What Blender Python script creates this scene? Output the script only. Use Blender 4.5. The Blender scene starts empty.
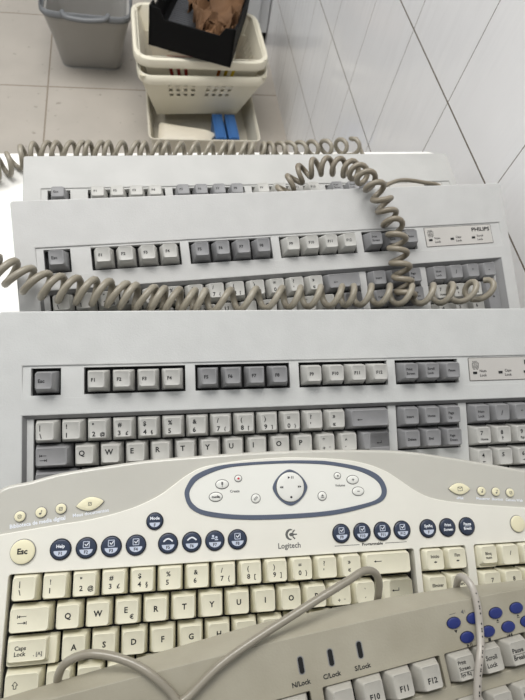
import bpy, math, random
from mathutils import Matrix, Vector, noise
random.seed(4)
C = bpy.context.scene.collection
U = 19.05
PI = math.pi
# ------------------------------------------------------------------ materials
def mat(name, col, rough=.5, bump=0, bscale=200, var=0, vscale=30, spec=.5, metal=0, coat=0, stain=None):
    m = bpy.data.materials.new(name); m.use_nodes = True
    nt = m.node_tree; b = nt.nodes['Principled BSDF']
    b.inputs['Roughness'].default_value = rough
    b.inputs['Specular IOR Level'].default_value = spec
    b.inputs['Metallic'].default_value = metal
    b.inputs['Coat Weight'].default_value = coat
    c = tuple((v/255)**2.2 for v in col)
    tc = nt.nodes.new('ShaderNodeTexCoord')
    n = nt.nodes.new('ShaderNodeTexNoise'); n.inputs['Scale'].default_value = vscale; n.inputs['Detail'].default_value = 5
    nt.links.new(tc.outputs['Object'], n.inputs['Vector'])
    r = nt.nodes.new('ShaderNodeValToRGB')
    r.color_ramp.elements[0].position = .35; r.color_ramp.elements[1].position = .65
    lo = 1-var
    s = stain or (1, 1, 1)
    r.color_ramp.elements[0].color = (c[0]*lo*s[0], c[1]*lo*s[1], c[2]*lo*s[2], 1)
    r.color_ramp.elements[1].color = (*c, 1)
    nt.links.new(n.outputs['Fac'], r.inputs['Fac']); nt.links.new(r.outputs['Color'], b.inputs['Base Color'])
    if bump:
        n2 = nt.nodes.new('ShaderNodeTexNoise'); n2.inputs['Scale'].default_value = bscale; n2.inputs['Detail'].default_value = 2
        nt.links.new(tc.outputs['Object'], n2.inputs['Vector'])
        bp = nt.nodes.new('ShaderNodeBump'); bp.inputs['Strength'].default_value = bump; bp.inputs['Distance'].default_value = .0004
        nt.links.new(n2.outputs['Fac'], bp.inputs['Height']); nt.links.new(bp.outputs['Normal'], b.inputs['Normal'])
    return m
M = {}
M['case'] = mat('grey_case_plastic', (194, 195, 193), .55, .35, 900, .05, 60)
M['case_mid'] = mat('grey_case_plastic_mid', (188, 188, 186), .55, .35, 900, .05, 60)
M['case_darker'] = mat('grey_case_plastic_darker', (178, 178, 175), .55, .35, 900, .08, 25)  # darkest of the three case greys, for the rearmost keyboard
M['strip'] = mat('pale_strip_plastic', (206, 206, 203), .55, .3, 900, .04, 60)
M['bezel'] = mat('dark_bezel_plastic', (128, 128, 128), .6, .2, 900, .06)
M['key_light'] = mat('light_grey_key', (180, 179, 174), .5, .15, 1200, .08, 90)
M['key_dark'] = mat('dark_grey_key', (132, 132, 133), .5, .15, 1200, .08, 90)
M['black'] = mat('black_well', (14, 14, 15), .7)
M['ink'] = mat('black_ink', (25, 25, 27), .5)
M['ink_grey'] = mat('grey_ink', (92, 92, 90), .5)
M['badge'] = mat('badge_foil', (186, 183, 178), .35, 0, 1, .04)
M['badge_line'] = mat('badge_line', (105, 103, 100), .5)
M['cream_case'] = mat('ivory_panel_plastic', (222, 220, 210), .4, .1, 900, .03, 25)
M['taupe'] = mat('glossy_taupe_plastic', (186, 184, 175), .25, .08, 500, .05, 18, coat=.3)
M['cream_key'] = mat('cream_key', (221, 217, 195), .45, .12, 1200, .05, 70)
M['button_cream'] = mat('cream_button', (226, 220, 188), .4, 0, 1, .04)
M['slate'] = mat('slate_blue_ring', (86, 94, 110), .4, 0, 1, .05)
M['panel'] = mat('pearl_panel', (224, 224, 217), .35, 0, 1, .02)
M['navy'] = mat('navy_button', (44, 54, 74), .35, 0, 1, .1, coat=.3)
M['navy_rim'] = mat('dark_button_rim', (22, 25, 32), .4)
M['white_ink'] = mat('white_ink', (222, 226, 232), .5)
M['pale_blue'] = mat('pale_blue_ink', (188, 196, 212), .5)
M['pale_button'] = mat('pearl_button', (220, 220, 214), .35)
M['red_ink'] = mat('red_ink', (190, 50, 70), .5)
M['beige_case'] = mat('beige_case_plastic', (160, 155, 139), .5, .3, 700, .14, 22, stain=(.98, .97, .94))
M['beige_key'] = mat('beige_grey_key', (174, 171, 162), .5, .2, 1200, .08, 80)
M['blue'] = mat('blue_button', (36, 48, 108), .35, 0, 1, .1)
M['cord'] = mat('taupe_cord', (147, 141, 127), .42, 0, 1, .2, 50, stain=(1, .97, .92), coat=.15)
M['cord_dark'] = mat('brown_taupe_cord', (136, 128, 113), .42, 0, 1, .2, 50, stain=(1, .97, .92), coat=.15)
M['cable'] = mat('glossy_grey_cable', (138, 132, 118), .3, 0, 1, .08, 40, coat=.4)
M['cable_light'] = mat('light_grey_cable', (166, 160, 151), .35, 0, 1, .08, 40, coat=.3)
M['table'] = mat('white_laminate', (236, 235, 230), .4, 0, 1, .02, 10)
M['metal'] = mat('grey_table_leg', (150, 150, 150), .4, metal=.6)
M['basket'] = mat('cream_basket_plastic', (232, 226, 206), .45, 0, 1, .05, 9)
M['tray_black'] = mat('black_crate_plastic', (9, 9, 10), .8, spec=.25)
M['tray_grey'] = mat('grey_grille_plastic', (92, 94, 98), .5)
M['paper'] = mat('brown_paper', (112, 82, 56), .8, .6, 60, .3, 12)
M['bin'] = mat('grey_bin_plastic', (160, 158, 154), .5, 0, 1, .05, 6)
M['bin_rim'] = mat('dark_grey_bin_rim', (108, 110, 112), .4)
M['cabinet'] = mat('pale_cabinet', (196, 198, 200), .45, 0, 1, .04, 5)
M['red'] = mat('dark_red_card', (128, 34, 22), .5)
M['yellow'] = mat('yellow_plastic', (190, 165, 40), .4)
M['folder_blue'] = mat('blue_plastic', (56, 98, 152), .4)
M['orange'] = mat('orange_card', (176, 104, 30), .5)
M['offwhite'] = mat('off_white_plastic', (212, 204, 186), .45, 0, 1, .04, 8)
M['box'] = mat('dull_cream_plastic', (206, 200, 184), .5, 0, 1, .06, 9)

def tile_material(name, col, grout, tw, th, ox, oy, axes, gw, rough, var, specks=0, wave=0):
    """grid of tiles measured in world metres on the object's own axes"""
    m = bpy.data.materials.new(name); m.use_nodes = True
    nt = m.node_tree; b = nt.nodes['Principled BSDF']; L = nt.links.new; N = nt.nodes.new
    tc = N('ShaderNodeTexCoord'); sp = N('ShaderNodeSeparateXYZ'); L(tc.outputs['Object'], sp.inputs[0])
    def math_(op, a, bb=None):
        n = N('ShaderNodeMath'); n.operation = op
        for i, v in enumerate((a, bb)):
            if v is None: continue
            if isinstance(v, (int, float)): n.inputs[i].default_value = v
            else: L(v, n.inputs[i])
        return n.outputs[0]
    def edge(out, off, size, gw):
        f = math_('DIVIDE', math_('SUBTRACT', out, off), size)
        fr = math_('FRACT', math_('ADD', f, 100.0))
        d = math_('MINIMUM', fr, math_('SUBTRACT', 1.0, fr))
        return math_('LESS_THAN', math_('MULTIPLY', d, size), gw/2)
    gv = edge(sp.outputs[axes[0]], ox, tw, gw if not wave else gw*.55); gh = edge(sp.outputs[axes[1]], oy, th, gw)
    g = math_('MAXIMUM', gv, gh)
    n = N('ShaderNodeTexNoise'); n.inputs['Scale'].default_value = 6; n.inputs['Detail'].default_value = 6
    L(tc.outputs['Object'], n.inputs['Vector'])
    r = N('ShaderNodeValToRGB'); r.color_ramp.elements[0].position = .3; r.color_ramp.elements[1].position = .7
    c = tuple((v/255)**2.2 for v in col)
    r.color_ramp.elements[0].color = (*[v*(1-var) for v in c], 1); r.color_ramp.elements[1].color = (*c, 1)
    L(n.outputs['Fac'], r.inputs['Fac']); base = r.outputs['Color']
    if specks:
        n3 = N('ShaderNodeTexNoise'); n3.inputs['Scale'].default_value = 45; n3.inputs['Detail'].default_value = 3
        L(tc.outputs['Object'], n3.inputs['Vector'])
        r3 = N('ShaderNodeValToRGB'); r3.color_ramp.elements[0].position = .27; r3.color_ramp.elements[1].position = .34
        r3.color_ramp.elements[0].color = (.45, .42, .38, 1); r3.color_ramp.elements[1].color = (1, 1, 1, 1)
        L(n3.outputs['Fac'], r3.inputs['Fac'])
        mx3 = N('ShaderNodeMixRGB'); mx3.blend_type = 'MULTIPLY'; mx3.inputs[0].default_value = specks
        L(base, mx3.inputs[1]); L(r3.outputs['Color'], mx3.inputs[2]); base = mx3.outputs[0]
    mx = N('ShaderNodeMixRGB'); L(g, mx.inputs[0]); L(base, mx.inputs[1])
    mx.inputs[2].default_value = (*[(v/255)**2.2 for v in grout], 1)
    L(mx.outputs[0], b.inputs['Base Color'])
    mr = N('ShaderNodeMath'); mr.operation = 'MULTIPLY_ADD'; L(g, mr.inputs[0]); mr.inputs[1].default_value = .5; mr.inputs[2].default_value = rough
    L(mr.outputs[0], b.inputs['Roughness'])
    if wave:
        mp = N('ShaderNodeMapping'); mp.inputs['Scale'].default_value = (1, 26, 5); L(tc.outputs['Object'], mp.inputs['Vector'])
        n2 = N('ShaderNodeTexNoise'); n2.inputs['Scale'].default_value = 1.6; n2.inputs['Detail'].default_value = 2; L(mp.outputs[0], n2.inputs['Vector'])
        inv = math_('MULTIPLY', g, -.6)
        h = math_('ADD', n2.outputs['Fac'], inv)
        bp = N('ShaderNodeBump'); bp.inputs['Strength'].default_value = wave; bp.inputs['Distance'].default_value = .003
        L(h, bp.inputs['Height']); L(bp.outputs['Normal'], b.inputs['Normal'])
    return m
M['floor'] = tile_material('stone_floor_tiles', (182, 175, 165), (136, 125, 112), .4175, .4175, -.3364, 1.691, (0, 1), .005, .45, .12, .7)
M['wall'] = tile_material('white_wall_tiles', (238, 238, 239), (98, 86, 72), .19735, .24984, 1.0713, .4697, (1, 2), .0027, .14, .03, 0, .55)

# ------------------------------------------------------------------ mesh helpers (millimetres in, metres out)
def rrect(x0, y0, x1, y1, r, n=3):
    pts = []
    for cx, cy, a in ((x1-r, y1-r, 0), (x0+r, y1-r, 90), (x0+r, y0+r, 180), (x1-r, y0+r, 270)):
        for i in range(n+1):
            t = math.radians(a + 90*i/n); pts.append((cx+r*math.cos(t), cy+r*math.sin(t)))
    return pts
def ellipse(cx, cy, a, b, n=28, rot=0):
    out = []
    for i in range(n):
        t = 2*PI*i/n; x, y = a*math.cos(t), b*math.sin(t)
        out.append((cx+x*math.cos(rot)-y*math.sin(rot), cy+x*math.sin(rot)+y*math.cos(rot)))
    return out
_tx = {}
def text_geo(s, bold):
    k = (s, bold)
    if k not in _tx:
        cu = bpy.data.curves.new('t', 'FONT'); cu.body = s; cu.size = 1; cu.resolution_u = 2; cu.offset = .017+.009*bold
        o = bpy.data.objects.new('t', cu); me = o.to_mesh()
        v = [tuple(q.co) for q in me.vertices]; f = [tuple(p.vertices) for p in me.polygons]
        o.to_mesh_clear(); bpy.data.objects.remove(o); bpy.data.curves.remove(cu)
        w = (min(q[0] for q in v), max(q[0] for q in v)) if v else (0, 0)
        _tx[k] = (v, f, w)
    return _tx[k]
def plate_geo(outlines, z0, z1, bev):
    cu = bpy.data.curves.new('p', 'CURVE'); cu.dimensions = '2D'; cu.fill_mode = 'BOTH'
    cu.extrude = max((z1-z0)/2-bev, .01); cu.bevel_depth = bev; cu.bevel_resolution = 2; cu.offset = -bev if bev else 0
    for pts in outlines:
        sp = cu.splines.new('POLY'); sp.points.add(len(pts)-1); sp.use_cyclic_u = True
        for i, p in enumerate(pts): sp.points[i].co = (p[0], p[1], 0, 1)
    o = bpy.data.objects.new('p', cu); me = o.to_mesh(); zc = (z0+z1)/2
    v = [(q.co.x, q.co.y, q.co.z+zc) for q in me.vertices]; f = [tuple(p.vertices) for p in me.polygons]
    o.to_mesh_clear(); bpy.data.objects.remove(o); bpy.data.curves.remove(cu)
    return v, f
class MB:
    def __init__(s): s.v = []; s.f = []; s.m = []; s.mats = []
    def mi(s, m):
        if m not in s.mats: s.mats.append(m)
        return s.mats.index(m)
    def add(s, v, f, m):
        o = len(s.v); s.v += v; i = s.mi(m)
        for q in f: s.f.append(tuple(k+o for k in q)); s.m.append(i)
    def box(s, x0, y0, z0, x1, y1, z1, m):
        v = [(x, y, z) for z in (z0, z1) for y in (y0, y1) for x in (x0, x1)]
        s.add(v, [(0, 2, 3, 1), (4, 5, 7, 6), (0, 1, 5, 4), (2, 6, 7, 3), (0, 4, 6, 2), (1, 3, 7, 5)], m)
    def loft(s, rings, m, cap0=True, cap1=True):
        n = len(rings[0]); v = [p for r in rings for p in r]; f = []
        for k in range(len(rings)-1):
            for i in range(n):
                j = (i+1) % n; f.append((k*n+i, k*n+j, (k+1)*n+j, (k+1)*n+i))
        if cap0: f.append(tuple(range(n))[::-1])
        if cap1: f.append(tuple(range((len(rings)-1)*n, len(rings)*n)))
        s.add(v, f, m)
    def prism(s, pts, z0, z1, m):
        s.loft([[(x, y, z0) for x, y in pts], [(x, y, z1) for x, y in pts]], m)
    def button(s, pts, z0, z1, m, inset=.6):
        cx = sum(p[0] for p in pts)/len(pts); cy = sum(p[1] for p in pts)/len(pts)
        R = max(math.hypot(p[0]-cx, p[1]-cy) for p in pts)
        def sc(k, z): return [(cx+(x-cx)*k, cy+(y-cy)*k, z) for x, y in pts]
        k = 1-inset/R
        s.loft([sc(1, z0), sc(1, z1-.35), sc((1+k)/2, z1-.1), sc(k, z1), sc(k*.5, z1+.15)], m)
    def plate(s, outlines, z0, z1, m, bev=.6, shear=None):
        v, f = plate_geo(outlines, z0, z1, bev)
        if shear: v = [(x, y, z+shear(x, y)) for x, y, z in v]
        s.add(v, f, m)
    def text(s, t, x, y, z, size, m, bold=1, align='L', rot=0, sx=1):
        v, f, w = text_geo(t, bold)
        off = {'L': w[0], 'C': (w[0]+w[1])/2, 'R': w[1]}[align]
        cr, sr = math.cos(rot), math.sin(rot); out = []
        for a, b, c in v:
            a = (a-off)*size*sx; b = b*size
            out.append((x+a*cr-b*sr, y+a*sr+b*cr, z))
        s.add(out, f, m)
    def line(s, x0, y0, x1, y1, z, w, m):
        d = math.hypot(x1-x0, y1-y0) or 1; nx, ny = -(y1-y0)/d*w/2, (x1-x0)/d*w/2
        s.add([(x0+nx, y0+ny, z), (x0-nx, y0-ny, z), (x1-nx, y1-ny, z), (x1+nx, y1+ny, z)], [(0, 1, 2, 3)], m)
    def tri(s, pts, z, m): s.add([(x, y, z) for x, y in pts], [tuple(range(len(pts)))], m)
    def arrow(s, x, y, z, L, d, m, w=.5, bar=False):
        """d = +1 right, -1 left, starting at x,y centre"""
        s.line(x-L/2, y, x+L/2, y, z, w, m)
        s.tri([(x+d*L/2, y), (x+d*(L/2-1.4), y+.9), (x+d*(L/2-1.4), y-.9)][::int(d)], z, m)
        if bar: s.line(x+d*(L/2+.2), y-1, x+d*(L/2+.2), y+1, z, .45, m)
    def tube(s, pts, r, m, n=8, ref=None, caps=True):
        P = [Vector(p) for p in pts]; rings = []
        t0 = (P[1]-P[0]).normalized(); a = t0.orthogonal().normalized()
        for i, p in enumerate(P):
            t = (P[min(i+1, len(P)-1)]-P[max(i-1, 0)]).normalized()
            a = (a-t*a.dot(t)).normalized(); b = t.cross(a)
            rr = r(i/(len(P)-1)) if callable(r) else r
            rings.append([tuple(p+(a*math.cos(2*PI*k/n)+b*math.sin(2*PI*k/n))*rr) for k in range(n)])
        s.loft(rings, m)
    def build(s, name, parent=None, smooth=35, scale=.001):
        me = bpy.data.meshes.new(name)
        me.from_pydata([(x*scale, y*scale, z*scale) for x, y, z in s.v], [], s.f)
        for m in s.mats: me.materials.append(M[m])
        me.polygons.foreach_set('material_index', s.m); me.update()
        if smooth:
            me.polygons.foreach_set('use_smooth', [True]*len(me.polygons))
            me.set_sharp_from_angle(angle=math.radians(smooth))
        o = bpy.data.objects.new(name, me); C.objects.link(o)
        if parent: o.parent = parent
        return o
def tag(o, label=None, cat=None, group=None, kind=None):
    if label: o['label'] = label
    if cat: o['category'] = cat
    if group: o['group'] = group
    if kind: o['kind'] = kind
    return o
def thing(name, label, cat, matrix=None, group=None):
    o = bpy.data.objects.new(name, None); C.objects.link(o); o.empty_display_size = .05
    if matrix: o.matrix_world = matrix
    return tag(o, label, cat, group)
def catmull(pts, n=10, closed=False):
    P = [Vector(p) for p in pts]; out = []
    N_ = len(P)
    for i in range(N_ if closed else N_-1):
        if closed: p0, p1, p2, p3 = P[i-1], P[i], P[(i+1) % N_], P[(i+2) % N_]
        else: p0, p1, p2, p3 = P[max(i-1, 0)], P[i], P[i+1], P[min(i+2, N_-1)]
        for k in range(n):
            t = k/n
            out.append(.5*((2*p1)+(p2-p0)*t+(2*p0-5*p1+4*p2-p3)*t*t+(3*p1-p0-3*p2+p3)*t**3))
    if not closed: out.append(P[-1])
    return out
def frame(Rrows, t):
    """Rrows: 3x3 (rows) of axes right / towards user / into board; t in mm relative to the eye height of 1.2 m"""
    m = Matrix.Identity(4)
    for i in range(3):
        m[i][0] = Rrows[i][0]; m[i][1] = -Rrows[i][1]; m[i][2] = -Rrows[i][2]
    # orthonormalise
    X = Vector((m[0][0], m[1][0], m[2][0])).normalized(); Z = Vector((m[0][2], m[1][2], m[2][2])).normalized()
    Y = Z.cross(X).normalized(); Z = X.cross(Y)
    for i in range(3): m[i][0] = X[i]; m[i][1] = Y[i]; m[i][2] = Z[i]
    m[0][3] = t[0]/1000; m[1][3] = t[1]/1000; m[2][3] = 1.2+t[2]/1000
    return m
F3 = frame([[.99877522, -.04059974, .02827943], [-.0484353, -.91900404, .39126154], [.01010379, -.39215205, -.91984492]], (-100.384, 142.742, -386.503))
F2 = frame([[.99848585, .04975151, -.02346909], [.05494603, -.92245398, .38217744], [-.00263525, -.3828883, -.92379089]], (-91.890, 254.490, -381.947))
F1 = frame([[.99946094, .03271081, -.00279768], [.03282977, -.99535542, .09049744], [.00017556, -.09054051, -.99589276]], (-101.982, 357.503, -402.213))
FL = frame([[.99727426, -.06982832, -.02383384], [-.06222453, -.96953851, .23690331], [-.03965039, -.23477452, -.97124084]], (-108.443, 35.628, -388.413))
F5 = frame([[.99721204, .07365573, .01195709], [.06867915, -.96861544, .23888765], [.02917726, -.23740044, -.97097359]], (-124.756, -69.639, -360.539))
TABLE_Z = .742

# ------------------------------------------------------------------ key caps
def cap(mb, w, d, m, cx=0, cy=0, z=0, h=9, ins=(2.5, 2.9, 1.7), r=1.6, gap=.6, dish=.22, rim=.75):
    """w,d outside size in mm; ins = side, front, back inset of the top"""
    x0, x1, y0, y1 = cx-w/2+gap, cx+w/2-gap, cy-d/2+gap, cy+d/2-gap
    s, f, b = ins
    def ring(e, zz, rr): return [(x, y, zz) for x, y in rrect(x0+s*e, y0+f*e, x1-s*e, y1-b*e, rr)]
    def top(i, zz, rr): return [(x, y, zz) for x, y in rrect(x0+s+i, y0+f+i, x1-s-i, y1-b-i, rr)]
    mb.loft([ring(0, z-h, .8), ring(.12, z-h+1.5, .9), ring(.9, z-.8, r), top(.05, z-.25, r), top(.35, z, r*.9),
             top(rim, z-.05, r*.7), top(rim+.3, z-dish, r*.6)], m, cap0=True)
PH = {}
def key(parent, x, y, z, w, d, m, legend=(), name='key', h=9, **kw):
    """legend: list of callables taking (mb) in key-local mm"""
    mb = MB(); cap(mb, w, d, m, h=h, **kw)
    for g in legend: g(mb)
    o = mb.build(name, parent, smooth=40); o.location = (x*.001, y*.001, z*.001)
    return o
def T(t, x, y, s, ink='ink', bold=1, align='L', sx=1, z=-.1): return lambda mb: mb.text(t, x, y, z, s, ink, bold, align, 0, sx)
def TabSym(x, y, k=1):
    def f(mb):
        mb.arrow(x, y+1.6*k, -.1, 4*k, -1, 'ink', .45, True); mb.arrow(x, y-1.4*k, -.1, 4*k, 1, 'ink', .45, True)
    return f
def Arr(x, y, L=4, d=-1, hook=False, w=.5):
    def f(mb):
        mb.arrow(x, y, -.1, L, d, 'ink', w)
        if hook: mb.line(x+L/2, y-.2, x+L/2, y+1.8, -.1, w, 'ink')
    return f
def ShiftSym(x, y):
    def f(mb):
        for a, b in (((-1.7, 0), (0, 2)), ((0, 2), (1.7, 0)), ((1.7, 0), (.8, 0)), ((.8, 0), (.8, -2)), ((.8, -2), (-.8, -2)), ((-.8, -2), (-.8, 0)), ((-.8, 0), (-1.7, 0))):
            mb.line(x+a[0], y+a[1], x+b[0], y+b[1], -.1, .45, 'ink')
    return f
NUM = [('|', '\\', ''), ('!', '1', ''), ('"', '2', '@'), ('#', '3', '£'), ('$', '4', '§'), ('%', '5', ''), ('&', '6', ''), ('/', '7', '{'), ('(', '8', '['), (')', '9', ']'), ('=', '0', '}'), ('?', "'", ''), ('»', '«', '')]

# ------------------------------------------------------------------ the three grey keyboards
G1, G2 = 3.54, 7.12
def gx(u): return u*U+(G1 if u > 15 else 0)+(G2-G1 if u > 18.5 else 0)
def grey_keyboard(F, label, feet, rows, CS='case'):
    t = thing('keyboard', label, 'keyboard', F, 'grey full-size keyboards')
    zb = -31
    mb = MB()
    outer = rrect(-25.2, -112, 459.4, 93, 2.6)
    strip = [(-8, 26), (450, 26), (450, 50.5), (-8, 50.5)]
    well = [(-8, -100), (446, -100), (446, 12.5), (-8, 12.5)]
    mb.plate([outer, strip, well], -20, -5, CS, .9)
    # lower shell
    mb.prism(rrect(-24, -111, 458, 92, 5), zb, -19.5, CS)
    # sloping strip that holds the function row
    holes = []
    fw = [(-2, 19.8), (gx(2)-1.2, gx(6)+.7), (gx(6.5)-.9, gx(10.5)+.7), (gx(11)-.9, gx(15)+.7), (gx(15.25)-.5, gx(18.25)+.6)]
    for a, b in fw: holes.append([(a, 27.7), (b, 27.7), (b, 48.6), (a, 48.6)])
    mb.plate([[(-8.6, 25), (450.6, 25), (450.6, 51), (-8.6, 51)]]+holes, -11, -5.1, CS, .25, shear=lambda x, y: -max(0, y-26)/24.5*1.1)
    for a, b in fw: mb.box(a-1, 26.9, -19.4, b+1, 49.6, -12, 'black')
    # sloped inner bezel of the main well
    o = [(-8, -100), (446, -100), (446, 12.5), (-8, 12.5)]; i = [(-5.6, -97), (438.5, -97), (438.5, 9.6), (-5.6, 9.6)]
    v = [(x, y, -5.4) for x, y in o]+[(x, y, -9.6) for x, y in i]
    mb.add(v, [(k, (k+1) % 4, 4+(k+1) % 4, 4+k) for k in range(4)], 'bezel')
    cl = [(-1, -86, gx(0)+286.4, 9.6), (gx(15.25)-.5, -28.8, gx(18.25)+.5, 9.6), (gx(15.25)-.5, -86, gx(18.25)+.5, -47.2), (gx(18.6)-2.2, -86, gx(22.5)+.8, 9.6)]
    (a0, _, a1, top_), (b0, b1, b2, _), (c0, _, _, c1), (d0, _, d1, _) = cl
    for q in ((-6, -98, a0, 9.8), (a1, -98, b0, 9.8), (b2, -98, d0, 9.8), (d1, -98, 439, 9.8), (a0, -98, a1, -86), (b0, c1, b2, b1), (b0, -98, b2, -86), (d0, -98, d1, -86)):
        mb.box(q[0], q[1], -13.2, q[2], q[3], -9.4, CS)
    mb.box(-6, -98, -19.6, 439, 9.5, -13, 'black')
    mb.build('case', t)
    # function row
    y, z = 37.93, 4.7
    K, D = 'key_light', 'key_dark'
    key(t, gx(.5), y, z-.2, U, U, D, [T('Esc', -4, -.8, 3.7, bold=1.5)], h=14, gap=1.0)
    for k in range(12):
        u = (2.5 if k < 4 else 3 if k < 8 else 3.5)+k
        key(t, gx(u), y, z-.2, U, U, D if 4 <= k < 8 else K, [T('F%d' % (k+1), -3.8, -.9, 3.7, bold=1.6)], h=14, gap=1.0)
    for k, s in enumerate((('Print', 'Screen'), ('Scroll', 'Lock'), ('Pause',))):
        key(t, gx(15.75+k), y, z-.2, U, U, D, [T(w, -4.4, 1.2-3.6*i if len(s) > 1 else -.6, 2.9, sx=.95) for i, w in enumerate(s)], h=14, gap=1.0)
    # number row
    H = 12
    for k, (a, b, c) in enumerate(NUM):
        L = [T(a, -3.9, 1.9, 4.7), T(b, -3.9, -4.6, 5.0)]
        if c: L.append(T(c, 1.8, -4.6, 4.0))
        key(t, gx(k+.5), 0, 0, U, U, K, L, h=H)
    key(t, gx(14), 0, 0, 2*U, U, D, [Arr(-9, -.6, 4.4)], h=H)
    def cluster(rows_):
        for yy, words, kk in rows_:
            for k, s in enumerate(words):
                if s: key(t, gx(15.75+k), yy, 0, U, U, D, [T(w, -4.4, (1.0-3.8*i) if len(s) > 1 else -.8, 2.9, sx=.95) for i, w in enumerate(s)], h=H)
    cluster([(0, (('Insert',), ('Home',), ('Page', 'Up')), D)])
    for k, s in enumerate((('Num', 'Lock'), '/', '*', '-')):
        L = [T(s[0], -4.2, 1, 2.9), T(s[1], -4.2, -3, 2.9)] if k == 0 else [T(s, -1.5, -1.5, 5.2)]
        key(t, gx(19+k), 0, 0, U, U, D, L, h=H)
    if rows > 1:
        yy = -U; z1 = -.2
        key(t, gx(.75), yy, z1, 1.5*U, U, D, [TabSym(-6, -.4, 1.15)], h=H)
        for k, c in enumerate('QWERTYUIOP'): key(t, gx(2+k), yy, z1, U, U, K, [T(c, -4.2, .2, 5.6)], h=H)
        key(t, gx(12), yy, z1, U, U, K, [T('*', -3.6, 1.2, 5), T('+', -3.6, -4.8, 4.4), T('¨', 1.6, -5.4, 4.6)], h=H)
        key(t, gx(13), yy, z1, U, U, K, [T('^', -3.6, .8, 4.2), T('´', -3.6, -5.6, 4.6)], h=H)
        mb = MB(); cap(mb, 1.5*U, U, D); cap(mb, 1.25*U, 2*U, D, cx=.125*U, cy=-.5*U); Arr(2, -1.2, 4, -1, True)(mb)
        e = mb.build('key', t, smooth=40); e.location = (gx(14.25)*.001, yy*.001, (z1)*.001)
        cluster([(yy, (('Delete',), ('End',), ('Page', 'Down')), D)])
        for k, (a, b) in enumerate((('7', 'Home'), ('8', '↑'), ('9', 'PgUp'))):
            L = [T(a, -3.2, 1, 4.8)]
            if b == '↑':
                L.append(lambda mb: (mb.line(-1.6, -4, -1.6, -1.6, -.1, .5, 'ink'), mb.tri([(-1.6, -.8), (-2.6, -2.2), (-.6, -2.2)], -.1, 'ink')))
            else: L.append(T(b, -3.2, -3.6, 2.8))
            key(t, gx(19+k), yy, z1, U, U, K, L, h=H)
        key(t, gx(22), yy-U/2, z1, U, 2*U, D, [T('+', -1.5, -1.5, 5.2)], h=H)
    if rows > 2:
        yy = -2*U; z1 = -.2
        key(t, gx(.875), yy, z1, 1.75*U, U, D, [T('Caps Lock', -11, -1, 3)], h=H)
        for k, c in enumerate('ASDFGHJKLÇº'): key(t, gx(2.25+k), yy, z1, U, U, K, [T(c, -4.2, .2, 5.6)], h=H)
        key(t, gx(13.25), yy, z1, U, U, K, [T('~', -3.6, 0, 4.8)], h=H)
        for k, (a, b) in enumerate((('4', '←'), ('5', ''), ('6', '→'))):
            L = [T(a, -3.2, 1, 4.8)]
            if b: L.append(Arr(-1.4, -2.8, 3, -1 if b == '←' else 1))
            key(t, gx(19+k), yy, z1, U, U, K, L, h=H)
    if rows > 3:
        yy = -3*U; z1 = 0
        key(t, gx(.625), yy, z1, 1.25*U, U, D, [ShiftSym(-5, 0)], h=H)
        for k, c in enumerate('<ZXCVBNM,.-'): key(t, gx(1.75+k), yy, z1, U, U, K, [T(c, -4.2, .2, 5.6)], h=H)
        key(t, gx(13.625), yy, z1, 2.75*U, U, D, [ShiftSym(-16, 0)], h=H)
        for k, (a, b) in enumerate((('1', 'End'), ('2', ''), ('3', 'PgDn'))):
            key(t, gx(19+k), yy, z1, U, U, K, [T(a, -3.2, 1, 4.8)]+([T(b, -3.2, -3.6, 2.8)] if b else []), h=H)
    # badge plate: emblem, lamps, maker's name
    mb = MB(); sh = lambda x, y: -max(0, y-26)/24.5*1.1
    mb.plate([rrect(361.8, 28.6, 439.5, 49.3, .8)], -6, -4.75, 'badge_line', .1, shear=sh)
    mb.plate([rrect(362.4, 29.2, 438.9, 48.7, .6)], -6, -4.6, 'badge', .1, shear=sh)
    zb_ = lambda y: -4.53-(y-26)/24.5*1.1
    zt = zb_(40)
    b = MB()
    sx, sy = 368.3, 41.5
    shield = [(-2.9, 3), (2.9, 3), (2.9, -.6), (2.2, -2.4), (0, -3.6), (-2.2, -2.4), (-2.9, -.6)]
    for k in range(len(shield)):
        p, q = shield[k], shield[(k+1) % len(shield)]; mb.line(sx+p[0], sy+p[1], sx+q[0], sy+q[1], zt, .55, 'ink_grey')
    cc = ellipse(sx, sy-.4, 2.0, 2.0, 18)
    for k in range(18): mb.line(*cc[k], *cc[(k+1) % 18], zt, .35, 'ink_grey')
    for j in range(3):
        yy = sy-1.3+.8*j
        pw = [(sx-1.8+.3*q, yy+.3*math.sin(q*1.3)) for q in range(13)]
        for k in range(12): mb.line(*pw[k], *pw[k+1], zt, .3, 'ink_grey')
    for dx, dy in ((-1.2, 2.2), (1.2, -2)):
        mb.tri([(sx+dx, sy+dy+.7), (sx+dx-.3, sy+dy), (sx+dx, sy+dy-.7), (sx+dx+.3, sy+dy)][::-1], zt, 'ink_grey')
    mb.text('PHILIPS', sx-2.6, sy+3.7, zb_(45), 1.5, 'ink_grey', 1)
    mb.text('PHILIPS', 437.2, 42.4, zb_(43)+.05, 5.6, 'ink', .9, 'R', sx=1.2)
    for lx, a, bb in ((371.5, 'Num', 'Lock'), (395.7, 'Caps', 'Lock'), (420.5, 'Scroll', 'Lock')):
        mb.text(a, lx+.5, 36.2, zb_(36.5), 3.3, 'ink', 0); mb.text(bb, lx+.5, 32.4, zb_(32), 3.3, 'ink', 0)
    bp = mb.build('badge_plate', t, smooth=0)
    for lx in (367.7, 392.2, 417.0):
        l = MB(); l.prism(rrect(lx-2.2, 34.6, lx+1.6, 36.8, .3), -6.5, -4.7, 'ink'); l.build('indicator_light', bp)
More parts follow.
